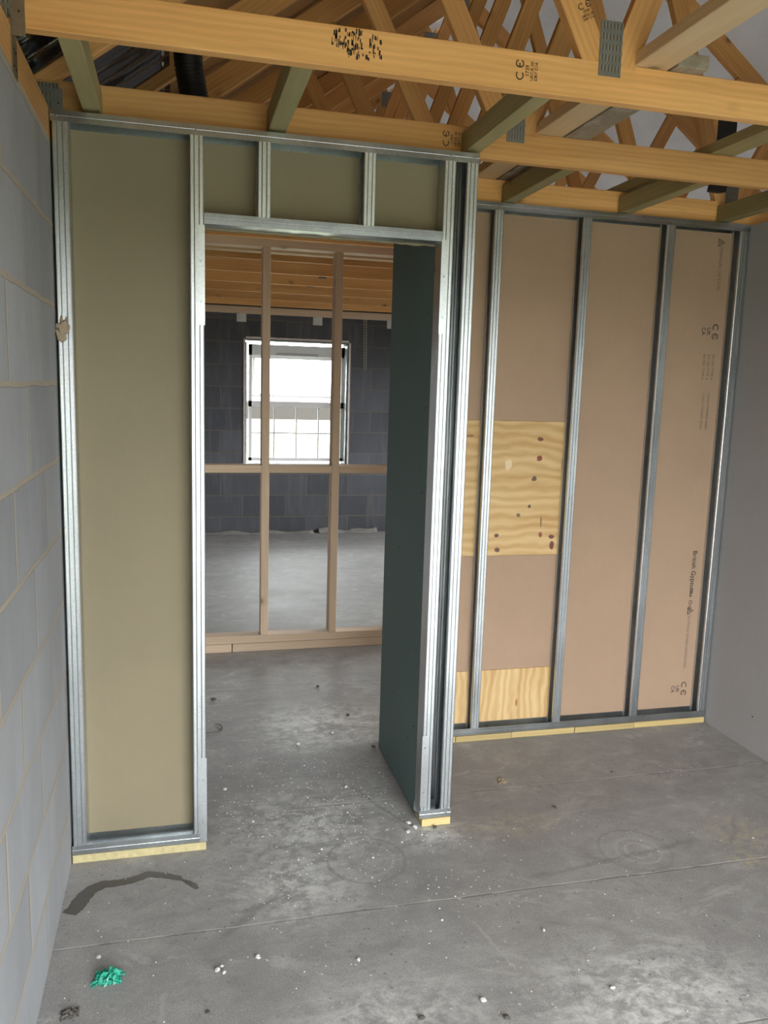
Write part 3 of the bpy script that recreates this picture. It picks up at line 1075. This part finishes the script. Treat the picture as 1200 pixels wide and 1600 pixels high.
for y in (.085, .56):
    S3(sheet('stud', [(1.212, y), (1.204, y), (1.204, y+.038), (1.267, y+.038), (1.267, y), (1.259, y)], .014, 2.318, M['galv'], fr3))

# packers under the frame
def packer(x0, x1, y0, y1, z1, mat, label):
    o = beam('packer', (x0, (y0+y1)/2, z1/2), (x1, (y0+y1)/2, z1/2), z1, y1-y0, M[mat], bevel=.001)
    return tag(o, label, 'packer')
packer(.004, .430, -.004, D+.01, .0275, 'osb', 'crumbly yellow packer strip under the left part of the doorway frame')
packer(1.192, 1.300, -.006, D+.01, .0275, 'foot', 'short pale wooden block under the right foot of the doorway frame')

# ================================================================== REAR FRAME
Y2, D2 = .652, .062
H2 = 2.328
fr2 = thing('metal_stud_frame', 'wide galvanised metal stud frame in front of the brown boards', 'partition frame', (1.29, Y2, .028))
def P2(o):
    o.location -= fr2.location
    return o
def utrack2(*a, **k):
    o = utrack(*a, **k)
    o.location += Vector((0, 0, 0))
    return P2(o)
utrack2('bottom_track', 1.21, 2.827, Y2-.001, Y2+D2+.001, .029, 1, fr2)
utrack2('top_track', 1.21, 2.827, Y2-.001, Y2+D2+.001, H2, -1, fr2)
for x in (1.212, 1.617, 2.017, 2.417, 2.785):
    P2(stud(x, x+.038, Y2, Y2+D2, .031, H2-.002, fr2))
for x in (1.636, 2.036, 2.436, 2.80):
    for z in (.044, H2-.014):
        P2(screw(x, Y2-.003, z, fr2, .004, mat=M['galv_smooth']))
bb0, bb1 = Y2+D2+.0022, Y2+D2+.0147
sheet_board('plasterboard', 1.214, 2.034, bb0, bb1, 1.4385, H2-.006, M['brown_board'], 'brown plasterboard above the stained plywood in the rear frame')
sheet_board('plasterboard', 1.214, 2.034, bb0, bb1, .3055, .8375, M['brown_board'], 'brown plasterboard piece between the upper and lower plywood panels')
brd = sheet_board('plasterboard', 2.036, 2.826, bb0, bb1, .035, H2-.006, M['brown_board'], 'brown plasterboard with printed markings in the right bays of the rear frame')
cen = Vector(((2.036+2.826)/2, (bb0+bb1)/2, (.035+H2-.006)/2))
def ptext(body, x, z, size, mat='ink', rot=-PI/2):
    # lettering turned to read downwards
    text('printed_lettering', body, Vector((x, bb0-.0012, z))-cen, (PI/2, -rot, 0), size, M[mat], brd)
for zc in (1.862, .152):
    ptext('C Є', 2.738, zc, .042)
    ptext('UK\nCA', 2.692, zc, .026)
    for k in range(3):
        ptext('EN 520 TYPE A', 2.742-.024*k, zc-.16, .018, 'ink_soft')
    for k in range(2):
        ptext('12.5mm TAPERED EDGE', 2.735-.028*k, zc-.36, .016, 'ink_soft') if zc > 1 else None
ptext('British Gypsum', 2.737, .735, .034)
ptext('Use  Only', 2.735, .60, .026)
ptext('CAUTION WHEN HANDLING', 2.735, .395, .021, 'ink_soft')
ptext('MANUAL LIFTING', 2.735, 2.14, .024, 'ink_soft')
def tri(x, z, r):
    bm = bmesh.new()
    for k in range(3):
        a0_ = PI/2*0 + k*2*PI/3
        p = Vector((math.cos(a0_)*r, 0, math.sin(a0_)*r)); q = Vector((math.cos(a0_+2*PI/3)*r, 0, math.sin(a0_+2*PI/3)*r))
        m_ = (p*.72, q*.72)
        vs = [bm.verts.new(v) for v in (p, q, m_[1], m_[0])]
        bm.faces.new(vs)
    bmesh.ops.create_cube(bm, size=r*.3)
    for v in bm.verts[-8:]:
        v.co.y *= .002
    r_ = bmesh.ops.extrude_face_region(bm, geom=[f for f in bm.faces if len(f.verts) == 4][:3])
    for v in [g for g in r_['geom'] if isinstance(g, bmesh.types.BMVert)]:
        v.co.y += .0005
    o = link('printed_triangle', bm, M['ink'], brd)
    o.location = Vector((x, bb0-.0012, z)) - cen
tri(2.735, .545, .022)
tri(2.728, 2.255, .022)
# plywood patches fixed on the brown board
st = [(1.905, 1.36, .016, .010, (.16, .05, .03)), (1.905, 1.275, .016, .014, (.22, .03, .03)), (1.76, 1.245, .018, .028, (.80, .64, .42)),
      (1.885, 1.185, .014, .014, (.10, .08, .05)), (1.87, 1.06, .008, .009, (.06, .04, .04)), (1.82, 1.02, .010, .010, (.15, .12, .08)),
      (1.72, .93, .012, .010, (.10, .05, .05)), (1.725, .865, .014, .012, (.12, .06, .06)), (1.93, .93, .010, .014, (.25, .06, .06)),
      (1.985, .92, .016, .010, (.14, .03, .04)), (1.99, .88, .012, .022, (.14, .03, .04)), (2.02, 1.25, .008, .04, (.25, .14, .10)), (1.93, .99, .004, .03, (.2, .12, .08)),
      (1.57, 1.37, .03, .006, (.30, .15, .05))]
M['ply_h'] = ply('plywood_horizontal', False, st)
M['ply_v'] = ply('plywood_vertical', True, [(1.86, .14, .006, .02, (.3, .12, .05))])
def patch(x0, x1, z0, z1, mat, label):
    return tag(box('plywood_panel', x0, x1, bb0-.001, bb1, z0, z1, mat, bevel=.001), label, 'plywood panel')
patch(1.214, 2.034, .838, 1.438, M['ply_h'], 'upper plywood panel with dark red stains, let in between brown boards')
patch(1.214, 2.034, .035, .305, M['ply_v'], 'low plywood panel along the foot of the two left bays of the rear frame')
# strips under rear frame
xs = [1.225, 1.545, 1.815, 2.13, 2.44, 2.822]
nm = ['first strip beside the doorway frame', 'second strip from the doorway frame', 'third strip, under the middle stud', 'fourth strip, second from the grey wall', 'last strip, touching the grey wall corner']
for i in range(5):
    packer(xs[i]+.001, xs[i+1]-.001, Y2-.004-.002*(i % 2), Y2+D2+.01, .0272, 'foot', 'pale timber packer under the rear frame, '+nm[i])

# ================================================================== TIMBER STUD FRAME
TW = 2.06
tf = thing('timber_stud_frame', 'open timber stud frame standing between the hallway and the back room', 'partition frame', (.5, TW, 0))
def tb_(name, a, b, depth, thick, mat='cls'):
    o = beam(name, Vector(a)-tf.location, Vector(b)-tf.location, depth, thick, M[mat], tf)
    return o
ZT = 2.357
tb_('sole_plate', (.02, TW+.045, .075), (3.2, TW+.045, .075), .045, .089)
tb_('sole_plate', (.02, TW+.045, .026), (.645, TW+.045, .026), .050, .089)
tb_('sole_plate', (.65, TW+.045, .026), (3.2, TW+.045, .026), .050, .089)
tb_('top_plate', (.02, TW+.045, ZT-.023), (3.2, TW+.045, ZT-.023), .045, .089)
sx = [.435, .835, 1.243, 1.645, 2.05, 2.45]
for x in sx:
    tb_('stud', (x, TW+.045, .099), (x, TW+.045, ZT-.047), .045, .089) if False else None
    o = beam('stud', Vector((x, TW+.045, .0985))-tf.location, Vector((x, TW+.045, ZT-.0465))-tf.location, .089, .044, M['cls'], tf, up=(0, 1, 0))
for i in range(len(sx)-1):
    tb_('noggin', (sx[i]+.0225, TW+.045, 1.083), (sx[i+1]-.0225, TW+.045, 1.083), .045, .089)

# ================================================================== BACK WALL FITTINGS
o = beam('wall_plate', (0.02, YB-.025, 2.295), (4.18, YB-.025, 2.295), .068, .048, M['cls'])
tag(o, 'timber plate along the head of the back wall', 'wall plate')
def wall_clip(x, label):
    t = thing('wall_clip', label, 'clip', (x, YB-.001, 2.18))
    bm = bmesh.new()
    addbox(bm, -.048, .048, -.006, 0, 0, .085)
    link('backplate', bm, M['white_clip'], t)
    bm = bmesh.new()
    addbox(bm, -.026, .026, -.028, -.006, .03, .10)
    bmesh.ops.bevel(bm, geom=bm.edges[:], offset=.006, segments=2, affect='EDGES')
    link('bracket', bm, M['white_clip'], t)
    bm = bmesh.new()
    bmesh.ops.create_uvsphere(bm, u_segments=16, v_segments=10, radius=.026)
    o_ = link('cap', bm, M['white_clip'], t, smooth=True)
    o_.location = (0, -.02, .115)
    return t
wall_clip(.985, 'white clip high on the back wall, left of the window')
wall_clip(1.765, 'white clip high on the back wall, above the window')
wall_clip(2.555, 'white clip high on the back wall, right of the hanging strap')
bm = bmesh.new()
for i in range(20):
    z = .02*i*1.45
    addbox(bm, -.019, -.008, 0, .002, z, z+.029)
    addbox(bm, .008, .019, 0, .002, z, z+.029)
    addbox(bm, -.019, .019, 0, .002, z, z+.010)
o = link('restraint_strap', bm, M['galv_smooth'])
o.location = (2.278, YB-.004, 1.745)
o.rotation_euler = (0, math.radians(-1), 0)
tag(o, 'perforated metal strap hanging down the back wall right of the window', 'metal strap')
def scrap(x0, x1, y0, y1, hgt, seed, label, mat='dpm'):
    bm = bmesh.new()
    N = 30
    rows = []
    for i in range(N+1):
        x = x0 + (x1-x0)*i/N
        r = []
        for j in range(5):
            y = y0 + (y1-y0)*j/4 + .02*noise.noise(Vector((x*6, seed, j)))
            z = .002 + hgt*(j/4)**2*max(.15, .6+.9*noise.noise(Vector((x*5, seed, j*.5)))) + .006*random.random()
            r.append(bm.verts.new((x, y, z)))
        rows.append(r)
    for i in range(N):
        for j in range(4):
            bm.faces.new((rows[i][j], rows[i][j+1], rows[i+1][j+1], rows[i+1][j]))
    o = link('membrane_scrap', bm, M[mat], smooth=True)
    md = o.modifiers.new('thickness', 'SOLIDIFY'); md.thickness = .003; md.offset = 1
    return tag(o, label, 'membrane')
scrap(.25, 1.75, YB-.08, YB-.004, .028, 1, 'dull strip of damp membrane turned up at the foot of the back wall')
scrap(1.8, 2.45, YB-.10, YB-.004, .06, 2, 'pale crumpled membrane scrap at the foot of the back wall, right of the window')

# ================================================================== FLOOR BITS
cl = [(.025, -.272, .022), (.045, -.232, .026), (.056, -.195, .025), (.078, -.160, .024), (.110, -.140, .021), (.150, -.142, .018), (.195, -.135, .018), (.245, -.112, .017),
      (.295, -.128, .015), (.338, -.152, .012), (.352, -.166, .004), (.368, -.180, .010), (.385, -.20, .011), (.396, -.222, .006)]
bm = bmesh.new()
prev = None
fine_ = []
for i in range(len(cl)-1):
    for k in range(6):
        t = k/6
        fine_.append([cl[i][q]*(1-t) + cl[i+1][q]*t for q in range(3)])
fine_.append(cl[-1])
for i, (x, y, w_) in enumerate(fine_):
    x2, y2, _ = fine_[min(i+1, len(fine_)-1)]
    x1, y1, _ = fine_[max(i-1, 0)]
    d = Vector((x2-x1, y2-y1, 0)).normalized()
    nrm = Vector((-d.y, d.x, 0))
    k1 = w_*(1 + .25*noise.noise(Vector((i*.4, 0, 0)))); k2 = w_*(1 + .25*noise.noise(Vector((i*.6, 9, 0))))
    c_ = Vector((x, y, 0))
    P = [c_ - nrm*k2 + Vector((0, 0, .0002)), c_ - nrm*k2*.94 + Vector((0, 0, .0009)), c_ + nrm*k1*.94 + Vector((0, 0, .0009)), c_ + nrm*k1 + Vector((0, 0, .0002))]
    cur = [bm.verts.new(q) for q in P]
    if prev:
        for q in range(3):
            bm.faces.new((prev[q], cur[q], cur[q+1], prev[q+1]))
    prev = cur
o = link('wet_patch', bm, M['wet'])
if o.data.polygons[1].normal.z < 0:
    o.data.flip_normals()
tag(o, 'curved dark wet streak on the concrete near the block wall corner', 'wet patch')

def lump(r, seed, flat=.6, sub=2):
    bm = bmesh.new()
    bmesh.ops.create_icosphere(bm, subdivisions=sub, radius=1)
    for v in bm.verts:
        k = 1 + .5*noise.noise(v.co*1.7 + Vector((seed, 0, 0)))
        v.co = Vector((v.co.x*r*k, v.co.y*r*k*.8, v.co.z*r*flat*k))
    mz = min(v.co.z for v in bm.verts)
    for v in bm.verts:
        v.co.z -= mz
    return bm
meshes = {}
for mname in ('crumb', 'crumb_dark'):
    for k in range(3):
        o = link('tmp', lump(1.0, k*3.1+1), M[mname])
        meshes[(mname, k)] = o.data
        o.data.name = mname
        bpy.data.objects.remove(o)
def crumb(x, y, r, mname, k, label, group):
    o = bpy.data.objects.new('mortar_crumb' if mname == 'crumb' else 'grit_lump', meshes[(mname, k)])
    COL.objects.link(o)
    o.location = (x, y, .0002)
    o.scale = (r, r, r)
    o.rotation_euler = (0, 0, random.random()*6)
    return tag(o, label, 'crumb', group)
pale = [(.127, -.485, .007, 'single pale crumb just beyond the green plastic scrap'),
        (.44, -.603, .008, 'largest pale crumb of the three lying together on the floor joint'),
        (.457, -.614, .006, 'nearer small crumb of the three lying together on the floor joint'),
        (.452, -.588, .005, 'farther small crumb of the three lying together on the floor joint'),
        (.55, -.575, .008, 'pale crumb right of the three crumbs on the floor joint'),
        (1.104, -.856, .008, 'biggest pale crumb near the bottom centre of the floor'),
        (.82, -.64, .006, 'pale crumb alone just in front of the floor joint, left of centre'),
        (1.15, .02, .009, 'pale crumb lying closest to the base of the teal board'),
        (1.165, -.012, .010, 'largest pale crumb beside the right foot of the doorway frame'),
        (1.132, -.035, .008, 'pale crumb left of the largest one at the doorway frame foot'),
        (1.38, -.63, .005, 'small pale crumb right of centre, in front of the floor joint'),
        (1.46, -.885, .006, 'pale crumb at the bottom edge right of centre'),
        (.515, .4, .007, 'pale crumb in the doorway close behind the left stud'),
        (.98, .33, .007, 'pale crumb on the floor in the middle of the doorway'),
        (.85, .75, .010, 'pale crumb in the hallway on the second floor joint'),
        (1.02, .84, .008, 'pale crumb in the hallway farthest from the viewpoint')]
for i, (x, y, r, lab) in enumerate(pale):
    crumb(x, y, r, 'crumb', i % 3, lab, 'pale mortar crumbs on the floor')
dark = [(1.236, -.022, .007, 'dark grit lump in front of the pale block under the doorway frame foot'),
        (1.14, -.925, .009, 'dark grit lump at the bottom centre of the floor'),
        (.93, -.88, .008, 'dark grit lump left of the biggest pale crumb near the bottom'),
        (.41, -.75, .006, 'dark grit lump right of the green plastic scrap'),
        (1.73, .02, .008, 'dark grit lump on open floor before the brown boards'),
        (2.1, .25, .006, 'dark grit lump near the middle of the rear frame foot'),
        (1.17, .66, .010, 'dark grit lump beside the far end of the teal board'),
        (1.13, 1.02, .010, 'dark grit lump in the hallway beyond the teal board'),
        (.51, 1.33, .012, 'dark grit lump at the left of the hallway floor'),
        (1.05, 1.42, .010, 'dark grit lump just before the sole plate of the timber frame')]
for i, (x, y, r, lab) in enumerate(dark):
    crumb(x, y, r, 'crumb_dark', i % 3, lab, 'dark grit lumps on the floor')
# fine grit nobody could count
bm = bmesh.new()
for i in range(1300):
    if random.random() < .7:
        x, y = random.gauss(.85, .3), random.gauss(.25, .4)
    else:
        x, y = random.uniform(.02, 2.8), random.uniform(-1.6, .6)
    if not (.05 < x < 2.8 and -1.6 < y < 1.9) or (x > 1.16 and -.03 < y) or (x < .47 and y > -.03):
        continue
    r = random.uniform(.0007, .0024) * (1.9 if random.random() < .05 else 1)
    m_ = bmesh.ops.create_icosphere(bm, subdivisions=1, radius=r)
    for v in m_['verts']:
        v.co = Vector((v.co.x + x, v.co.y + y, v.co.z*.6 + r*.45))
tag(link('loose_grit', bm, M['crumb']), 'fine pale grit scattered over the concrete floor by the doorway', 'grit', kind='stuff')

# crumpled green plastic
def crumple(cx, cy, name, mat, label, cat, sx=.04, sy=.026, hgt=.03, seed=0):
    # a torn sheet scrunched into folds
    bm = bmesh.new()
    N = 26
    g = []
    for i in range(N+1):
        row = []
        for j in range(N+1):
            u, v = i/N*2-1, j/N*2-1
            r = max(abs(u), abs(v))
            a = Vector((u*2.2+seed, v*2.2, 0))
            f = 1 + .5*noise.noise(Vector((math.atan2(v, u)*1.6, seed, 0)))
            x = u*sx*f + .45*sx*noise.noise(a*1.7 + Vector((9, 0, 0)))
            y = v*sy*f + .45*sy*noise.noise(a*1.7 + Vector((0, 9, 0)))
            z = hgt*(.45 + .9*noise.noise(a*1.5 + Vector((0, 0, 5)))+.25*noise.noise(a*2.6))*(1.05 - r**3)
            row.append(bm.verts.new((x, y, max(.0012, z))))
        g.append(row)
    for i in range(N):
        for j in range(N):
            if noise.noise(Vector((i*.35, j*.35, seed+3))) > .33 and max(abs(i-N/2), abs(j-N/2)) > N*.28:
                continue
            bm.faces.new((g[i][j], g[i+1][j], g[i+1][j+1], g[i][j+1]))
    bmesh.ops.delete(bm, geom=[v for v in bm.verts if not v.link_faces], context='VERTS')
    o = link(name, bm, mat)
    md = o.modifiers.new('thickness', 'SOLIDIFY'); md.thickness = .001; md.offset = 1
    o.location = (cx, cy, 0)
    return tag(o, label, cat)
crumple(.156, -.575, 'plastic_scrap', M['green'], 'crumpled bright green plastic scrap on the floor near the block wall', 'plastic scrap', .034, .024, .034, 1)
crumple(1.612, .258, 'timber_shaving', M['shaving'], 'small curled brown shaving on the floor right of the doorway frame foot', 'shaving', .018, .014, .014, 4)
crumple(.075, -.85+.17, 'plastic_scrap', M['crumb_dark'], 'small dark scrap at the foot of the block wall, bottom left', 'plastic scrap', .02, .016, .014, 7)
# loop of wire on the hallway floor
bm = bmesh.new()
pts = [(.455+.05*math.cos(a)+.03, .985+.05*math.sin(a), .004+.002*math.sin(3*a)) for a in [-2.4+.25*i for i in range(15)]]
prev = None
for i, p in enumerate(pts):
    ring = [bm.verts.new((p[0]+.0022*math.cos(k*PI/3), p[1], p[2]+.0022*math.sin(k*PI/3))) for k in range(6)]
    if prev:
        for k in range(6):
            bm.faces.new((prev[k], prev[(k+1) % 6], ring[(k+1) % 6], ring[k]))
    prev = ring
tag(link('wire_offcut', bm, M['crumb_dark']), 'thin dark wire offcut curling on the hallway floor behind the left stud', 'wire')
